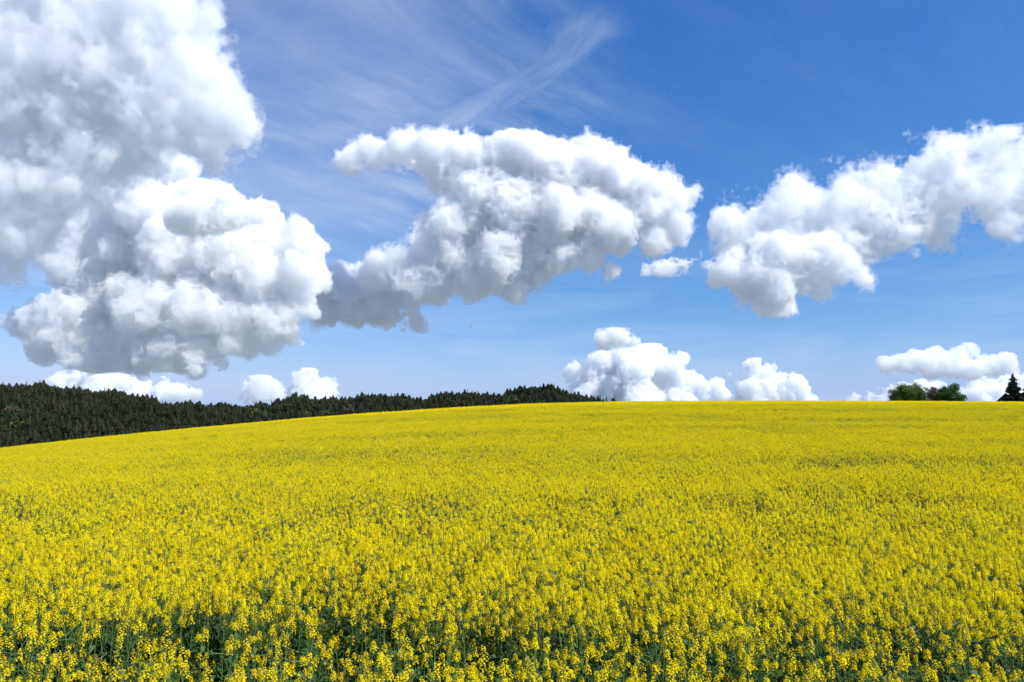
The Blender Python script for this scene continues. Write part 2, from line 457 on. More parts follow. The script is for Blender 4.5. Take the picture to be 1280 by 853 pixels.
# ------------------------------------------------------------------ land
PLANT_H = 1.2
EYE = 1.55                       # eye above the tops of the crop
ts_k = [ray(px, py) for px, py in ((-300, 600), (-120, 578), (0, 561), (140, 546), (280, 533), (400, 522), (500, 515), (600, 508.5), (700, 504.5), (800, 502.5), (950, 502),
                                   (1100, 502.5), (1280, 503.5), (1400, 505), (1600, 512))]
T_K = np.array([v.x for v in ts_k])
S_K = np.array([v.z for v in ts_k])
tg = np.linspace(T_K[0], T_K[-1], 121)
sg = np.interp(tg, T_K, S_K)
sg = np.convolve(np.pad(sg, 4, mode='edge'), np.ones(9) / 9, mode='valid')
yy = np.linspace(4, 400, 800)


def hill_b(y):
    u = np.clip(y / 235.0, 0, 1)
    return u * u * (3 - 2 * u)


def hill_d(y):
    return 1.6 * (np.maximum(y - 60, 0) / 100.0) ** 2


cg = np.zeros_like(tg)
for i, s_ in enumerate(sg):
    a_, b_ = -60.0, 80.0
    for _ in range(50):
        m_ = 0.5 * (a_ + b_)
        v_ = ((-EYE + m_ * hill_b(yy) - hill_d(yy)) / yy).max()
        if v_ < s_:
            a_ = m_
        else:
            b_ = m_
    cg[i] = a_

RIDGE = 860.0
fr = [ray(px, py) for px, py in ((-500, 470), (-200, 474), (0, 477), (50, 478), (100, 481), (150, 487), (200, 496), (230, 501), (270, 502), (335, 501), (348, 497), (372, 492), (400, 494), (450, 492),
                                 (500, 490), (530, 494), (552, 490), (580, 487), (600, 489), (640, 485), (665, 481), (690, 480), (712, 485), (728, 490), (745, 495), (760, 498), (776, 501.5), (800, 508), (860, 520), (1000, 540), (1700, 560))]
FT = np.array([v.x for v in fr])
FS = np.array([v.z for v in fr])


def sm(u):
    u = np.clip(u, 0, 1)
    return u * u * (3 - 2 * u)


def ground_z(x, y):
    x = np.asarray(x, float)
    y = np.asarray(y, float)
    t = x / np.maximum(y, 25.0)
    c = np.interp(t, tg, cg)
    z = CAMZ - EYE - PLANT_H + c * hill_b(y) - np.minimum(hill_d(y), 40)
    z = np.where(y < 4.0, CAMZ - EYE - PLANT_H - 0.02 * sm((4.0 - y) / 2), z)
    # valley behind the field, then the wooded hill
    k = sm((y - 330) / 120)
    z = z * (1 - k) + k * (-26.0)
    tf = x / np.maximum(y, 300.0)
    top = np.interp(tf, FT, FS) * RIDGE + CAMZ - 19.0 + 1.2 * np.sin(tf * 61) + 0.9 * np.sin(tf * 137 + 1)
    rise = np.where(y < RIDGE, sm((y - 440) / (RIDGE - 440)) ** 0.8, 1 - sm((y - RIDGE) / 900))
    z = z + np.maximum(top + 26.0, 0) * rise
    side = sm((np.abs(x) - 1500) / 3000)
    z = z * (1 - side) + side * np.minimum(z, -20)
    far_ = sm((y - 1500) / 3000)
    return z * (1 - far_) + far_ * (-30.0)


def graded(a, n, lo):
    u = np.linspace(-1, 1, n)
    return np.sign(u) * (np.expm1(np.abs(u) * math.log1p(a / lo))) * lo


gx = graded(40000, 241, 14)
gyp = np.concatenate([-graded(40000, 61, 20)[31:][::-1], np.linspace(-12, 4, 5), np.arange(6, 480, 4), np.arange(480, 1500, 14), np.geomspace(1520, 45000, 40)])
GX, GY = np.meshgrid(gx, gyp)
GZ = ground_z(GX, GY)
nx, ny = len(gx), len(gyp)
idx = np.arange(nx * ny).reshape(ny, nx)
quads = np.stack([idx[:-1, :-1], idx[:-1, 1:], idx[1:, 1:], idx[1:, :-1]], -1).reshape(-1, 4)
me = fast_mesh('ground', np.stack([GX, GY, GZ], -1).reshape(-1, 3), quads)
me.materials.append(M_SOIL)
o = bpy.data.objects.new('ground', me)
o['kind'] = 'structure'
col.objects.link(o)


# ------------------------------------------------------------------ plant meshes
class PM:
    """collects polygons with a material index"""

    def __init__(self):
        self.v, self.f, self.m = [], [], []

    def quad(self, p, mi):
        i = len(self.v)
        self.v += p
        self.f.append(tuple(range(i, i + len(p))))
        self.m.append(mi)

    def tube(self, pts, radii, mi, sides=3):
        rings = []
        for k, (p, r) in enumerate(zip(pts, radii)):
            d = (pts[min(k + 1, len(pts) - 1)] - pts[max(k - 1, 0)])
            if d.length < 1e-6:
                d = Vector((0, 0, 1))
            d.normalize()
            u = d.orthogonal().normalized()
            w_ = d.cross(u)
            base = len(self.v)
            for s in range(sides):
                a = 2 * math.pi * s / sides
                self.v.append(p + (u * math.cos(a) + w_ * math.sin(a)) * r)
            rings.append(base)
        for a, b in zip(rings[:-1], rings[1:]):
            for s in range(sides):
                self.f.append((a + s, a + (s + 1) % sides, b + (s + 1) % sides, b + s))
                self.m.append(mi)

    def mesh(self, name, mats):
        me = bpy.data.meshes.new(name)
        me.from_pydata([tuple(p) for p in self.v], [], self.f)
        for m in mats:
            me.materials.append(m)
        me.polygons.foreach_set('material_index', self.m)
        me.update()
        return me


def rvec(rnd):
    while True:
        v = Vector((rnd.uniform(-1, 1), rnd.uniform(-1, 1), rnd.uniform(-1, 1)))
        if 0.1 < v.length < 1:
            return v.normalized()


def flower(pm, c, nrm, r, rnd, lod, mi):
    u = nrm.orthogonal().normalized()
    u = Matrix.Rotation(rnd.uniform(0, 6.28), 3, nrm) @ u
    w_ = nrm.cross(u)
    if lod == 0:                     # four petals in a cross
        for a, b in ((u, w_), (w_, -u), (-u, -w_), (-w_, u)):
            tip = c + a * r + nrm * r * rnd.uniform(0.0, 0.35)
            pm.quad([c, c + a * r * 0.62 - b * r * 0.42 + nrm * r * 0.15, tip, c + a * r * 0.62 + b * r * 0.42 + nrm * r * 0.15], mi)
    else:
        k = r * 1.0
        pm.quad([c + u * k, c + w_ * k * 0.8, c - u * k, c - w_ * k * 0.8], mi)


def raceme(pm, base, d, L, rnd, lod, mp, mb):
    """flowers round the upper part of a stalk, closed buds at its tip"""
    if lod == 0:
        n, fr_, wd = int(16 + L * 150), 0.0085, 0.0225
    elif lod == 1:
        n, fr_, wd = int(9 + L * 60), 0.0115, 0.022
    else:
        n, fr_, wd = 5 + int(L * 20), 0.027, 0.030
    side = d.orthogonal().normalized()
    for i in range(n):
        h = (i + rnd.random()) / n
        a = i * 2.4 + rnd.uniform(-0.4, 0.4)
        out = Matrix.Rotation(a, 3, d) @ side
        rr = wd * (1.15 - 0.65 * h) * rnd.uniform(0.75, 1.25)
        c = base + d * (h * L) + out * rr
        nrm = (out * (1.1 - 0.7 * h) + d * (0.5 + 0.8 * h) + rvec(rnd) * 0.45).normalized()
        flower(pm, c, nrm, fr_ * rnd.uniform(0.8, 1.2), rnd, lod, mp)
    if lod < 2:
        for i in range(3 if lod == 0 else 1):
            c = base + d * (L * 1.02) + rvec(rnd) * 0.006
            flower(pm, c, (d + rvec(rnd)).normalized(), 0.007, rnd, 1, mb)


def leaf(pm, c, d, L, wd, rnd, mi):
    d = d.normalized()
    s = d.cross(Vector((0, 0, 1)))
    s = s.normalized() if s.length > 0.1 else Vector((1, 0, 0))
    s = (s + rvec(rnd) * 0.4).normalized()
    mid = c + d * L * 0.5 + Vector((0, 0, 0.06 * L))
    tip = c + d * L + Vector((0, 0, -0.25 * L))
    pm.quad([c, mid - s * wd * 0.5, tip, mid + s * wd * 0.5], mi)


def plant(seed, lod, hgt=1.0, full=1.0, heads=None, one=None):
    """returns the pieces of one rapeseed plant: stem mesh, leaf mesh, list of flower heads (base, mesh).
    one = a single PM that takes everything, offset by one[1]"""
    rnd = random.Random(seed)
    o0 = Vector((0, 0, 0)) if one is None else one[1]
    st = PM() if one is None else one[0]
    lf = PM() if one is None else one[0]
    ms, ml, mp, mb = (0, 0, 0, 1) if one is None else (2, 3, 0, 1)
    H = 1.2 * hgt * rnd.uniform(0.90, 1.10)
    lean = Vector((rnd.uniform(-0.10, 0.10), rnd.uniform(-0.10, 0.10), 0))
    P = lambda h: o0 + Vector((lean.x * h * h, lean.y * h * h, H * h))
    top = 0.925
    if lod < 2:
        st.tube([P(0.0), P(0.4), P(0.7), P(top)], [0.007, 0.006, 0.0045, 0.003], ms)
    hd = [(P(top), (P(1.0) - P(0.85)).normalized(), H * (1 - top) * rnd.uniform(0.8, 1.2))]
    nb = max(2, int(rnd.uniform(6, 10) * full))
    for b in range(nb):
        h = rnd.uniform(0.48, 0.82)
        a = b * 2.4 + rnd.uniform(-0.5, 0.5)
        out = Vector((math.cos(a), math.sin(a), 0))
        reach = rnd.uniform(0.06, 0.22)
        p0 = P(h)
        ztop = H * rnd.uniform(0.80, 1.0) + o0.z
        p2 = Vector((p0.x, p0.y, 0)) + out * reach + Vector((0, 0, max(ztop - 0.10, p0.z + 0.05)))
        p1 = p0.lerp(p2, 0.45) + out * reach * 0.25
        if lod < 2:
            st.tube([p0, p1, p2], [0.0035, 0.0028, 0.002], ms)
        if rnd.random() < full:
            hd.append((p2, (p2 - p1 + Vector((0, 0, 0.10))).normalized(), rnd.uniform(0.03, 0.085)))
    nl = int(rnd.uniform(9, 14)) if lod == 0 else (6 if lod == 1 else (2 if full > 0.9 else 5))
    for i in range(nl):
        h = rnd.uniform(0.12, 0.84)
        a = rnd.uniform(0, 6.28)
        d = Vector((math.cos(a), math.sin(a), rnd.uniform(0.1, 0.9)))
        L = (0.20 - 0.13 * h) * rnd.uniform(0.8, 1.3)
        leaf(lf, P(h), d, L * (1.3 if lod == 2 else 1), L * (0.30 if h > 0.5 else 0.42), rnd, ml)
    out_heads = []
    for (b, d, L) in hd:
        pm = PM() if one is None else one[0]
        raceme(pm, Vector((0, 0, 0)) if one is None else b, d, L, rnd, lod, mp, mb)
        out_heads.append((b, pm))
    return st, lf, out_heads


RAPE = [M_PETAL, M_BUD, M_STEM, M_LEAF]


def tile(name, size, lod, per_m2, full, seed, holes=0.0):
    rnd = random.Random(seed)
    pm = PM()
    n = int(per_m2 * size * size)
    hs = [(rnd.uniform(-size, size) / 2, rnd.uniform(-size, size) / 2, rnd.uniform(0.12, 0.34)) for _ in range(int(round(holes * size * size + rnd.random() * 0.8)))]
    for i in range(n):
        x, y = rnd.uniform(-size, size) / 2, rnd.uniform(-size, size) / 2
        hg = rnd.uniform(0.84, 1.09) if lod == 0 else (rnd.uniform(0.80, 1.10) if lod == 1 else rnd.uniform(0.66, 1.12))
        for (hx, hy, hr) in hs:
            if (x - hx) ** 2 + (y - hy) ** 2 < hr * hr:
                hg *= 0.58
        plant(rnd.random(), lod, hg, full, one=(pm, Vector((x, y, 0))))
    return pm.mesh(name, RAPE)


def hidden_collection(name, meshes):
    c = bpy.data.collections.new(name)
    for i, me in enumerate(meshes):
        ob = bpy.data.objects.new('%s_%02d' % (name, i), me)
        c.objects.link(ob)
    return c


def scatter(name, coll, pos, rot, scl, ind):
    """one object whose geometry nodes put the plants of a collection on its points"""
    me = bpy.data.meshes.new(name)
    n = len(pos)
    me.vertices.add(n)
    me.vertices.foreach_set('co', np.ascontiguousarray(pos, np.float32).ravel())
    for nm, kind, arr, key in (('rot', 'FLOAT_VECTOR', rot, 'vector'), ('scl', 'FLOAT_VECTOR', scl, 'vector'), ('pick', 'INT', ind, 'value')):
        at_ = me.attributes.new(nm, kind, 'POINT')
        at_.data.foreach_set(key, np.ascontiguousarray(arr, np.int32 if kind == 'INT' else np.float32).ravel())
    o = bpy.data.objects.new(name, me)
    col.objects.link(o)
    ng = bpy.data.node_groups.new(name, 'GeometryNodeTree')
    ng.interface.new_socket(name='Geometry', in_out='INPUT', socket_type='NodeSocketGeometry')
    ng.interface.new_socket(name='Geometry', in_out='OUTPUT', socket_type='NodeSocketGeometry')
    gi = ng.nodes.new('NodeGroupInput')
    go = ng.nodes.new('NodeGroupOutput')
    ci_ = ng.nodes.new('GeometryNodeCollectionInfo')
    ci_.inputs['Collection'].default_value = coll
    ci_.inputs['Separate Children'].default_value = True
    ci_.inputs['Reset Children'].default_value = True
    ip = ng.nodes.new('GeometryNodeInstanceOnPoints')
    ip.inputs['Pick Instance'].default_value = True

    def attr(nm, ty):
        a = ng.nodes.new('GeometryNodeInputNamedAttribute')
        a.data_type = ty
        a.inputs[0].default_value = nm
        return [s for s in a.outputs if s.enabled][0]
    L = ng.links
    L.new(gi.outputs[0], ip.inputs['Points'])
    L.new(ci_.outputs[0], ip.inputs['Instance'])
    L.new(attr('pick', 'INT'), ip.inputs['Instance Index'])
    er = ng.nodes.new('FunctionNodeEulerToRotation')
    L.new(attr('rot', 'FLOAT_VECTOR'), er.inputs[0])
    L.new(er.outputs[0], ip.inputs['Rotation'])
    L.new(attr('scl', 'FLOAT_VECTOR'), ip.inputs['Scale'])
    L.new(ip.outputs[0], go.inputs[0])
    md = o.modifiers.new('plants', 'NODES')
    md.node_group = ng
    return o


def noise2(x, y, scale, seed):
    """smooth value noise in the ground plane, 0..1"""
    r_ = np.random.default_rng(seed).random((256, 256))
    u, v = x / scale + 1000.3, y / scale + 1000.7
    i, j = np.floor(u).astype(int), np.floor(v).astype(int)
    fu, fv = u - i, v - j
    fu, fv = fu * fu * (3 - 2 * fu), fv * fv * (3 - 2 * fv)
    g_ = lambda a, b: r_[a % 256, b % 256]
    return (g_(i, j) * (1 - fu) + g_(i + 1, j) * fu) * (1 - fv) + (g_(i, j + 1) * (1 - fu) + g_(i + 1, j + 1) * fu) * fv


# crop thinness: 0 = full flower, 1 = thin and green
def thin(x, y):
    n1 = noise2(x, y * 2.2, 5.0, 5)
    n2 = noise2(x, y, 1.1, 6)
    n3 = noise2(x, y * 4.0, 22.0, 8)
    edge = 1 - sm((y - 5.8) / 4.2)
    left = (1 - sm((y - 5.4) / 2.2)) * sm((0.2 - x / np.maximum(y, 1)) / 0.6)
    return 0.30 * n1 + 0.30 * n2 + 0.62 * (n3 - 0.5) + 0.19 + 0.46 * edge + 0.20 * left


# --- the plants of the near edge, each one a thing
NEAR_END = 6.55
protos = []
rnd = random.Random(11)
for k in range(12):
    st, lf, heads = plant(100 + k, 0, 1.0, (1.0, 0.85, 0.65, 0.4)[k % 4])
    protos.append((st.mesh('stem', [M_STEM]), lf.mesh('leaves', [M_LEAF]), [(b, pm.mesh('flower_head', [M_PETAL, M_BUD])) for b, pm in heads[:7]]))
spots = []
while len(spots) < 300:
    y = rnd.uniform(4.75, NEAR_END)
    x = rnd.uniform(-1, 1) * (y * 0.66 + 0.25)
    th = float(thin(x, y)) + rnd.uniform(-0.12, 0.12)
    if th > 1.08:
        continue
    spots.append((x, y, th))
for i, (x, y, th) in enumerate(spots):
    k = rnd.randrange(3) * 4 + (3 if th > 0.80 else 2 if th > 0.68 else rnd.randrange(2))
    st, lf, heads = protos[k]
    root = bpy.data.objects.new('rapeseed_plant', None)
    root.empty_display_size = 0.1
    root.location = (x, y, float(ground_z(x, y)))
    root.rotation_euler = (rnd.uniform(-0.05, 0.05), rnd.uniform(-0.05, 0.05), rnd.uniform(0, 6.28))
    s_ = rnd.uniform(0.86, 1.06)
    root.scale = (s_, s_, s_)
    col.objects.link(root)
    tag(root, 'leafy rapeseed plant with yellow flower heads on the near edge of the field', 'rapeseed plant', 'rapeseed plants along the near edge of the field')
    for nm, m_ in (('stem', st), ('leaves', lf)):
        c_ = bpy.data.objects.new(nm, m_)
        c_.parent = root
        col.objects.link(c_)
    for b, m_ in heads:
        c_ = bpy.data.objects.new('flower_head', m_)
        c_.location = b
        c_.parent = root
        col.objects.link(c_)

# --- the rest of the crop: nobody could count it
meshes = []
for lod, size in ((0, 0.5), (1, 1.0), (2, 2.0)):
    dens = {0: 40, 1: 38, 2: 30}[lod]
    for cls, (full, dd, hl) in enumerate(((1.0, 1.0, 0.25), (1.0, 0.95, 0.7), (0.75, 0.9, 1.0), (0.38, 0.80, 1.3))):
        for k in range(3):
            meshes.append(tile('crop_patch', size, lod, dens * dd, full, 1000 + lod * 100 + cls * 10 + k, hl))
crop = hidden_collection('crop_patch', meshes)
P_, R_, S_, I_ = [], [], [], []
rng = np.random.default_rng(4)
for lod, size, y0, y1 in ((0, 0.5, 4.80, 6.55), (0, 0.5, NEAR_END, 12.05), (1, 1.0, 12.05, 130.05), (2, 2.0, 130.05, 250)):
    for y in np.arange(y0 + size / 2, y1, size):
        half = y * 0.70 + 2.5
        xs = np.arange(-half, half, size)
        ya = np.full_like(xs, y)
        e = 0.4
        z = ground_z(xs, ya)
        sx_ = (ground_z(xs + e, ya) - z) / e
        sy_ = (ground_z(xs, ya + e) - z) / e
        thn = thin(xs, ya) + rng.uniform(-0.10, 0.10, len(xs)) + (0.05 if lod == 1 else 0.0)
        if lod == 2:
            thn = thin(xs, ya) + rng.uniform(-0.10, 0.10, len(xs)) + 0.07
        cls = np.where(thn < 0.46, 0, np.where(thn < 0.58, 1, np.where(thn < 0.70, 2, 3)))
        # hidden far side of the hill is left out
        s_top = (z + 1.3 - CAMZ) / y
        keep = np.ones(len(xs), bool)
        if y > 60:
            zn = (ground_z(xs * (y - 8) / y, ya - 8) + 1.2 - CAMZ) / (y - 8)
            keep &= (zn < s_top + 0.0035)
        if y < NEAR_END:                 # the single plants stand here; the crop goes on beside them
            keep = np.abs(xs) > y * 0.66 + 0.5
        yaw = rng.integers(0, 4, len(xs)) * (math.pi / 2)
        for j in np.nonzero(keep)[0]:
            nrm = Vector((-sx_[j], -sy_[j], 1)).normalized()
            q = Vector((0, 0, 1)).rotation_difference(nrm) @ Matrix.Rotation(yaw[j], 3, 'Z').to_quaternion()
            eu = q.to_euler()
            P_.append((xs[j] + rng.uniform(-.05, .05), y + rng.uniform(-.05, .05), z[j]))
            R_.append((eu.x, eu.y, eu.z))
            hz = 1.0 + 0.12 * (float(noise2(xs[j], y, 3.0, 9)) - 0.5) + (0.03 if lod == 2 else 0.0)
            S_.append((1, 1, hz))
            I_.append(lod * 12 + cls[j] * 3 + rng.integers(0, 3))
o = scatter('rapeseed_crop', crop, P_, R_, S_, I_)
tag(o, 'dense yellow flowering rapeseed covering the slope up to the horizon', 'crop', kind='stuff')
print('crop tiles', len(P_), flush=True)


# ------------------------------------------------------------------ trees
def conifer(seed, H, W, whorls, mats, arms=9, droop=0.35, bare=0.12, pine=False, core=0.62):
    rnd = random.Random(seed)
    tr, cr = PM(), PM()
    tr.tube([Vector((0, 0, 0)), Vector((0, 0, H * 0.5)), Vector((0, 0, H * 0.90))], [H * 0.013, H * 0.009, H * 0.003], 0, 6)
    for k in range(whorls):
        u = (k + rnd.uniform(-0.3, 0.3)) / whorls
        u = min(max(u, 0), 1)
        z = H * (bare + (0.98 - bare) * u)
        if pine:
            rad = W * (math.sin(math.pi * min(1, (0.25 + 0.75 * u)) ** 1.3) * 0.9 + 0.12)
        else:
            rad = W * (1 - u) ** 0.85 + W * 0.05
        n = max(4, int(arms * (1 - 0.5 * u)))
        a0 = rnd.uniform(0, 6.28)
        for i in range(n):
            a = a0 + 6.283 * i / n + rnd.uniform(-0.25, 0.25)
            r = rad * rnd.uniform(0.65, 1.18)
            out = Vector((math.cos(a), math.sin(a), 0))
            sd = Vector((-math.sin(a), math.cos(a), 0))
            wdt = max(r * 0.42, H * 0.015)
            zz = z + rnd.uniform(-0.02, 0.02) * H
            p0 = Vector((0, 0, zz + r * 0.15))
            dr = r * droop * rnd.uniform(0.6, 1.3)
            pm_ = out * r * 0.6 + Vector((0, 0, zz - dr * 0.35))
            tip = out * r + Vector((0, 0, zz - dr + r * 0.12))
            cr.quad([p0, pm_ - sd * wdt * 0.55, tip, pm_ + sd * wdt * 0.55], 0)
            cr.quad([p0, pm_ + Vector((0, 0, r * 0.10)), tip, pm_ - Vector((0, 0, r * 0.28 + H * 0.012))], 0)
            for q_ in range(2):
                c_ = out * r * rnd.uniform(0.35, 0.95) + Vector((0, 0, zz - dr * 0.5))
                s2 = (sd * rnd.choice((-1, 1)) + out * 0.6).normalized() * wdt * rnd.uniform(0.5, 0.9)
                cr.quad([c_, c_ + s2 * 0.5 - Vector((0, 0, wdt * 0.3)), c_ + s2 - Vector((0, 0, wdt * 0.15)), c_ + s2 * 0.5 + Vector((0, 0, wdt * 0.12))], 0)
    if pine:
        prof = [(bare, 0.15), (bare + 0.12, 0.62), (0.55, 0.72), (0.75, 0.66), (0.9, 0.40), (0.97, 0.12)]
    else:
        prof = [(bare, 0.55), (0.3, 0.56), (0.55, 0.40), (0.78, 0.22), (0.97, 0.04)]
    cr.tube([Vector((rnd.uniform(-.1, .1), rnd.uniform(-.1, .1), H * a)) for a, b in prof], [W * b * rnd.uniform(0.85, 1.15) * core for a, b in prof], 0, 7)
    cr.tube([Vector((0, 0, H * 0.90)), Vector((0, 0, H * 0.975))], [H * 0.02, H * 0.005], 0, 4)
    return tr, cr


def merge(a, b, shift):
    n = len(a.v)
    a.v += b.v
    a.f += [tuple(i + n for i in f) for f in b.f]
    a.m += [m + shift for m in b.m]
    return a


def broadleaf(seed, H, W, clumps, leaves, lsize, low=0.18, squat=1.0):
    """trunk with limbs that end in leaf clumps; the crown is many small leaves with gaps between clumps"""
    rnd = random.Random(seed)
    tr, cr = PM(), PM()
    fork = H * low
    tr.tube([Vector((0, 0, 0)), Vector((rnd.uniform(-.02, .02) * H, 0, fork)), Vector((0, 0, H * 0.6))], [H * 0.028, H * 0.022, H * 0.010], 0, 7)
    cz = (fork + H) / 2
    hz = (H - fork) / 2
    for k in range(clumps):
        d = rvec(rnd)
        d.z = d.z * 0.9 + 0.15
        rr = rnd.uniform(0.30, 0.95)
        c = Vector((d.x * W * rr, d.y * W * rr, cz + d.z * hz * rr * squat))
        mid = Vector((c.x * 0.4, c.y * 0.4, fork + (c.z - fork) * 0.55))
        tr.tube([Vector((0, 0, fork * rnd.uniform(0.8, 1.2))), mid, c], [H * 0.012, H * 0.007, H * 0.002], 0, 4)
        cr_r = rnd.uniform(0.14, 0.34) * min(W, hz)
        for i in range(leaves):
            e = rvec(rnd) * (rnd.random() ** 0.5)
            p = c + Vector((e.x, e.y, e.z * 0.8)) * cr_r * rnd.uniform(0.8, 1.25)
            n_ = rvec(rnd)
            n_.z += 0.4
            n_.normalize()
            u = n_.orthogonal().normalized()
            u = Matrix.Rotation(rnd.uniform(0, 6.28), 3, n_) @ u
            w_ = n_.cross(u)
            s = lsize * rnd.uniform(0.7, 1.4)
            cr.quad([p - u * s, p - w_ * s * 0.55, p + u * s, p + w_ * s * 0.55], 0)
    return tr, cr


def place_tree(name, pieces, mats, loc, label, cat, group=None, yaw=0.0, scale=1.0):
    root = bpy.data.objects.new(name, None)
    root.location = loc
    root.rotation_euler = (0, 0, yaw)
    root.scale = (scale,) * 3
    col.objects.link(root)
    tag(root, label, cat, group)
    for nm, pm_, m_ in zip(('trunk', 'crown'), pieces, mats):
        c_ = bpy.data.objects.new(nm, pm_.mesh(nm, [m_]))
        c_.parent = root
        col.objects.link(c_)
    return root


# the wood on the hill
wood_meshes = []
for k in range(10):
    pine = k >= 5
    tr, cr = conifer(40 + k, 12.5 + (k % 3) * 1.5, (2.7 if not pine else 3.3), 10 if not pine else 8, None, 9, 0.35 if not pine else 0.05, 0.06 if not pine else 0.22, pine)
    wood_meshes.append(merge(cr, tr, 1).mesh('conifer', [M_NEEDLE, M_BARK]))
wood = hidden_collection('wood_conifer', wood_meshes)
rng = np.random.default_rng(8)
xs, ys = np.meshgrid(np.arange(-760, 240, 4.2), np.arange(452, 900, 4.2))
xs = (xs + rng.uniform(-2.0, 2.0, xs.shape)).ravel()
ys = (ys + rng.uniform(-2.0, 2.0, ys.shape)).ravel()
sc_ = rng.normal(0.95, 0.15, xs.shape).clip(0.6, 1.25)
zs = ground_z(xs, ys)
tt = xs / ys
h_ = 13.8 * sc_
stp = (zs + h_ - CAMZ) / ys
lim = np.interp(tt, tg, sg)
ok = (stp > lim - 0.002) & (tt > -0.95) & (np.interp(tt, FT, FS) > lim - 0.001)
xs, ys, zs, sc_, tt, stp, h_ = [a[ok] for a in (xs, ys, zs, sc_, tt, stp, h_)]
pick = rng.integers(0, 10, len(xs))
yaw = rng.uniform(0, 6.28, len(xs))
# trees whose tips make the skyline of the ridge
bins = np.floor(tt * 995.6 / 2.9).astype(int)
sky_i = {}
for i in np.argsort(stp):
    if abs(tt[i]) < 0.66:
        sky_i[bins[i]] = i
sky_set = sorted(sky_i.values())[:290]
mask = np.ones(len(xs), bool)
mask[sky_set] = False
o = scatter('wood', wood, np.stack([xs, ys, zs], -1)[mask], np.stack([xs * 0, xs * 0, yaw], -1)[mask], np.stack([sc_] * 3, -1)[mask], pick[mask])
tag(o, 'dark conifer wood covering the hill behind the yellow field', 'wood', kind='stuff')
print('wood', mask.sum(), 'ridge', len(sky_set), flush=True)
for i in sky_set:
    c_ = bpy.data.objects.new('conifer_tree', wood_meshes[pick[i]])
    c_.location = (xs[i], ys[i], zs[i])
    c_.rotation_euler = (0, 0, yaw[i])
    c_.scale = (sc_[i],) * 3
    col.objects.link(c_)
    tag(c_, 'dark conifer whose tip makes part of the skyline of the wooded ridge', 'conifer', 'conifers along the top of the wooded ridge')


def on_hill(px, py, hgt):
    """the place on the wooded hill where a treetop of this height shows at px, py"""
    r_ = ray(px, py)
    for y in np.arange(455, 880, 2.0):
        if float(ground_z(r_.x * y, y)) + hgt - CAMZ >= r_.z * y:
            return Vector((r_.x * y, y, float(ground_z(r_.x * y, y))))
    return Vector((r_.x * 850, 850, float(ground_z(r_.x * 850, 850))))


GREEN = [(300, 508, 'fresh green broadleaf tree at the left end of a green row in the dark wood'),
         (312, 510, 'fresh green broadleaf tree second in the green row in the dark wood'),
         (324, 513, 'bright green broadleaf tree at the right end of the green row in the wood'),
         (332, 516, 'small green broadleaf tree just below the right end of the green row'),
         (364, 506, 'wide yellow green tree under the hump in the middle of the wooded ridge'),
         (378, 497, 'tall green tree reaching up into the hump of the wooded ridge'),
         (384, 518, 'low dull green tree close above the yellow field under the hump'),
         (400, 507, 'brightest yellow green tree of the wood, between hump and field'),
         (414, 512, 'small pale green tree just beside the brightest tree of the wood'),
         (468, 494, 'grey green tree near the ridge top past the hump'),
         (560, 488, 'green tree standing slightly above the conifers on the lower ridge'),
         (580, 487, 'green tree second of two that stand above the lower ridge'),
         (642, 496, 'fresh green tree low in the wood just above the field edge'),
         (28, 528, 'mid green tree in the lower left part of the wood')]
gt = [broadleaf(300 + k, 14, 6.5, 26, 42, 0.75, 0.2) for k in range(3)]
gm = [(a.mesh('trunk', [M_BARK]), b.mesh('crown', [M_GREEN])) for a, b in gt]
gm2 = [(a, b.copy()) for a, b in gm]
for a, b in gm2:
    b.materials.clear()
    b.materials.append(M_PALE)
for k, (px, py, lb) in enumerate(GREEN + [(20, 509, 'pale leafless looking tree with a reddish side in the dark wood at the left'),
                                         (438, 508, 'pale grey tree among dark conifers past the brightest green tree')]):
    loc = on_hill(px, py, 14.0)
    src = gm if k < len(GREEN) else gm2
    tr_, cr_ = src[k % 3]
    root = bpy.data.objects.new('broadleaf_tree', None)
    root.location = loc + Vector((0, -7, 2.0))
    root.rotation_euler = (0, 0, k * 1.7)
    s_ = 0.85 + 0.3 * ((k * 37) % 10) / 10
    root.scale = (s_, s_, 0.95)
    col.objects.link(root)
    tag(root, lb, 'broadleaf tree', 'broadleaf trees scattered in the wood')
    for nm, m_ in (('trunk', tr_), ('crown', cr_)):
        c_ = bpy.data.objects.new(nm, m_)
        c_.parent = root
        col.objects.link(c_)

# lone conifers where the wood runs out
for k, (px, py, hgt, lb) in enumerate(((744, 493, 13, 'short conifer at the thinning end of the wood'), (750, 491.5, 14, 'pointed conifer just left of a low one at the thin end of the wood'),
                                      (758, 495, 11, 'low conifer between two pointed ones at the end of the wood'), (768, 492.5, 13, 'lone pointed conifer standing last at the end of the wood'),
                                      (787, 498.5, 8, 'tiny treetop peeping over the field past the last conifer'))):
    r_ = ray(px, py)
    y = 640.0
    tr, cr = conifer(70 + k, hgt + 6, 3.2, 12, None, 8)
    place_tree('conifer_tree', (tr, cr), (M_BARK, M_NEEDLE), (r_.x * y, y, r_.z * y + CAMZ - hgt - 6), lb, 'conifer', 'conifers at the end of the wood')

# ------------------------------------------------------------------ behind the crest on the right
YB = 215.0


def crest_tree(name, px, top, y, H, pieces, mats, label, cat, yaw=0.0):
    r_ = ray(px, top)
    return place_tree(name, pieces, mats, (r_.x * y, y, CAMZ + r_.z * y - H), label, cat, None, yaw)


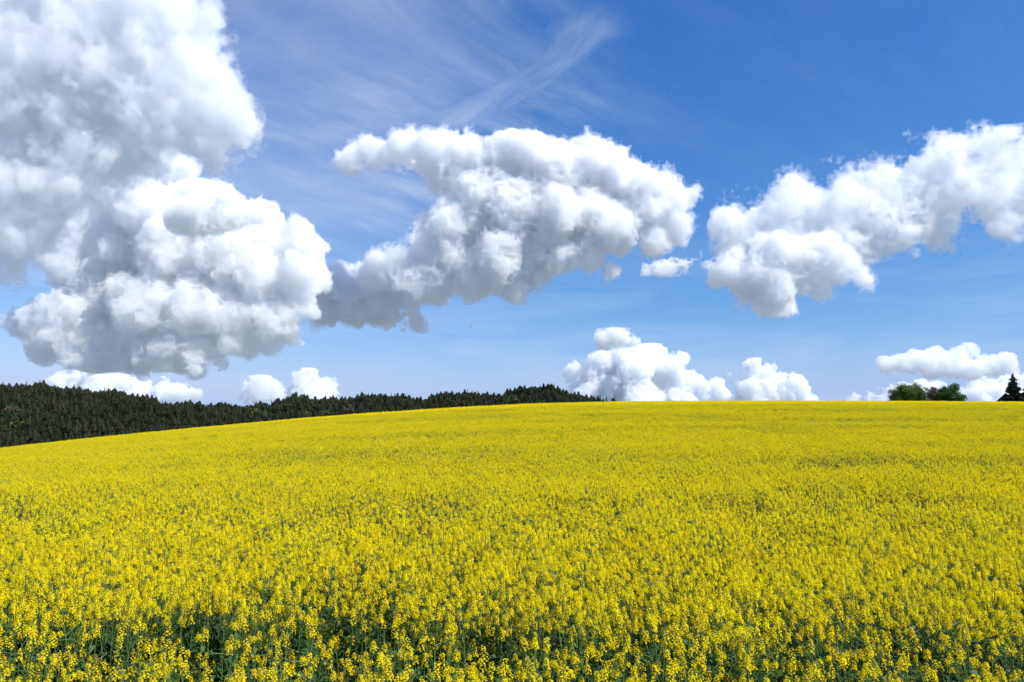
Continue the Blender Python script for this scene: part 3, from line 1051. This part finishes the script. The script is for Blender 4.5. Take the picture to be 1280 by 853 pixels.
crest_tree('broadleaf_tree', 1132, 479.5, 205, 9.0, broadleaf(501, 9.0, 4.6, 260, 130, 0.16, 0.12), (M_BARK, M_OLIVE),
           'wide round olive green bushy tree standing left on the field horizon', 'broadleaf tree')
crest_tree('shrub', 1151, 479.5, 202, 8.0, broadleaf(502, 8.0, 1.9, 40, 60, 0.10, 0.10), (M_BARK, M_OLIVE),
           'sparse twiggy shrub against the right side of the wide round tree', 'shrub')
crest_tree('shrub', 1170, 484, 208, 8.0, broadleaf(503, 8.0, 3.2, 170, 90, 0.14, 0.10), (M_BARK, M_PALE),
           'dull greyish shrub between the two greener trees on the field horizon', 'shrub')
crest_tree('broadleaf_tree', 1188, 480.5, 203, 8.5, broadleaf(504, 8.5, 3.5, 130, 70, 0.19, 0.10), (M_BARK, M_DEEP),
           'dark green large leaved tree at the right of the bushes on the horizon', 'broadleaf tree')
crest_tree('spruce_tree', 1265.5, 465.5, 195, 12.5, conifer(601, 12.5, 4.1, 22, None, 13, 0.30, 0.08, False, 0.55), (M_BARK, M_SPRUCE),
           'tall dark spruce with a pointed top in front of the dark roof', 'spruce')
crest_tree('spruce_tree', 1283, 478, 198, 10.5, conifer(602, 10.5, 4.0, 18, None, 13, 0.3, 0.05, False, 0.6), (M_BARK, M_SPRUCE),
           'lower dark spruce cut by the right edge of the picture beside the tall one', 'spruce')

# house with a steep dark roof
hy = 212.0
ap = ray(1257, 490.3)
hx, hz_top = ap.x * hy, CAMZ + ap.z * hy
g0 = float(ground_z(hx, hy))
hw = 4.6
wall_h = hz_top - hw * 1.0 - g0
hroot = bpy.data.objects.new('house', None)
hroot.location = (hx, hy, g0)
hroot.rotation_euler = (0, 0, -math.atan2(hx, hy))
col.objects.link(hroot)
tag(hroot, 'house with steep dark gabled roof half hidden behind the tall spruce', 'house')


def part(name, pm_, mats, parent):
    ob = bpy.data.objects.new(name, pm_.mesh(name, mats))
    ob.parent = parent
    col.objects.link(ob)
    return ob


def box(pm_, x0, x1, y0, y1, z0, z1, mi=0):
    V = [Vector(p) for p in ((x0, y0, z0), (x1, y0, z0), (x1, y1, z0), (x0, y1, z0), (x0, y0, z1), (x1, y0, z1), (x1, y1, z1), (x0, y1, z1))]
    for f in ((0, 1, 5, 4), (1, 2, 6, 5), (2, 3, 7, 6), (3, 0, 4, 7), (4, 5, 6, 7), (3, 2, 1, 0)):
        pm_.quad([V[i] for i in f], mi)


pm_ = PM()
ww = hw - 0.4
rt = wall_h + ww * 1.0
box(pm_, -ww, ww, 0, 10, -1.0, wall_h)
part('wall', pm_, [M_PLASTER], hroot)
pm_ = PM()
for y_ in (0.0, 9.94):
    A_ = [Vector((-ww, y_, wall_h)), Vector((ww, y_, wall_h)), Vector((0, y_, rt))]
    B_ = [v + Vector((0, 0.06, 0)) for v in A_]
    pm_.quad(A_, 0)
    pm_.quad(B_[::-1], 0)
    for a in range(3):
        b = (a + 1) % 3
        pm_.quad([A_[a], A_[b], B_[b], B_[a]], 0)
part('gable', pm_, [M_BOARD], hroot)
pm_ = PM()
for sgn in (-1, 1):
    e0 = Vector((sgn * hw, -0.5, wall_h - 0.4))
    e1 = Vector((sgn * hw, 10.5, wall_h - 0.4))
    r0 = Vector((0, -0.5, wall_h + hw - 0.4))
    r1 = Vector((0, 10.5, wall_h + hw - 0.4))
    up = Vector((0, 0, 0.22))
    pm_.quad([e0 + up, r0 + up, r1 + up, e1 + up], 0)
    pm_.quad([e0, e1, r1, r0], 0)
    pm_.quad([e0, r0, r0 + up, e0 + up], 0)
    pm_.quad([e1, e1 + up, r1 + up, r1], 0)
    pm_.quad([e0, e0 + up, e1 + up, e1], 0)
roof = part('roof', pm_, [M_ROOF], hroot)
pm_ = PM()
box(pm_, 0.8, 1.5, 6.0, 6.7, wall_h + 2.0, wall_h + hw + 0.5)
for wx in (-2.4, 1.4):
    fm = PM()
    z0, z1 = wall_h * 0.35, wall_h * 0.35 + 1.2
    for a in ((wx - 0.08, wx, z0, z1), (wx + 1.0, wx + 1.08, z0, z1), (wx, wx + 1.0, z0 - 0.08, z0), (wx, wx + 1.0, z1, z1 + 0.08), (wx + 0.47, wx + 0.53, z0, z1)):
        box(fm, a[0], a[1], -0.06, -0.003, a[2], a[3])
    win = part('window', fm, [M_PLASTER], hroot)
    pn = PM()
    box(pn, wx + 0.003, wx + 0.467, -0.03, -0.004, z0 + 0.003, z1 - 0.003)
    box(pn, wx + 0.533, wx + 0.997, -0.03, -0.004, z0 + 0.003, z1 - 0.003)
    part('pane', pn, [M_GLASS], win)

# ------------------------------------------------------------------ birds, mere specks in the air
BIRDS = [(589, 409, 95, 'tiny dark bird low in the clear sky under the long middle cumulus'),
         (773, 411, 80, 'tiny dark bird just above the little grey puff'),
         (1201, 318, 90, 'tiny dark bird under the broad ragged cloud near the right edge'),
         (988, 338, 85, 'tiny dark bird against the compact white puffy cloud'),
         (980, 351, 110, 'faintest speck of a bird just below another one on the compact cloud'),
         (1151, 445, 95, 'tiny dark bird against the flat bottomed small cloud'),
         (232, 426, 95, 'tiny dark bird against the base of the towering cumulus'),
         (352, 454, 105, 'tiny dark bird in the gap between towering cumulus and wooded ridge'),
         (834, 113, 110, 'tiny dark bird high in the clear blue sky')]
for k, (px, py, dist, lb) in enumerate(BIRDS):
    rb = random.Random(900 + k)
    pm_ = PM()
    L = 0.085
    pm_.tube([Vector((0, -L, 0)), Vector((0, -L * 0.55, 0.004)), Vector((0, 0, 0)), Vector((0, L * 0.7, 0)), Vector((0, L * 1.1, 0.002))],
             [0.004, 0.017, 0.022, 0.012, 0.004], 0, 8)
    for sgn in (-1, 1):                  # swept wings with a raised wrist
        a = Vector((sgn * 0.018, -0.03, 0.008))
        b = Vector((sgn * 0.018, 0.03, 0.006))
        c1 = Vector((sgn * 0.085, -0.045, 0.040))
        c2 = Vector((sgn * 0.085, 0.012, 0.036))
        t1 = Vector((sgn * 0.175, 0.03, 0.02))
        for dz in (0.0, -0.003):
            v = [p + Vector((0, 0, dz)) for p in (a, b, c2, c1)]
            pm_.quad(v if dz == 0 else v[::-1], 0)
            v = [p + Vector((0, 0, dz)) for p in (c1, c2, t1)]
            pm_.quad(v if dz == 0 else v[::-1], 0)
        pm_.quad([Vector((0, L, 0)), Vector((sgn * 0.022, L * 1.7, 0.0)), Vector((sgn * 0.004, L * 1.45, 0.002)), Vector((0, L * 1.1, 0.003))], 0)
    ob = bpy.data.objects.new('bird', pm_.mesh('bird', [M_BIRD]))
    ob.location = at(px, py, dist)
    ob.rotation_euler = (rb.uniform(-0.3, 0.3), rb.uniform(-0.5, 0.5), rb.uniform(0, 6.28))
    col.objects.link(ob)
    tag(ob, lb, 'bird', 'birds in the sky')
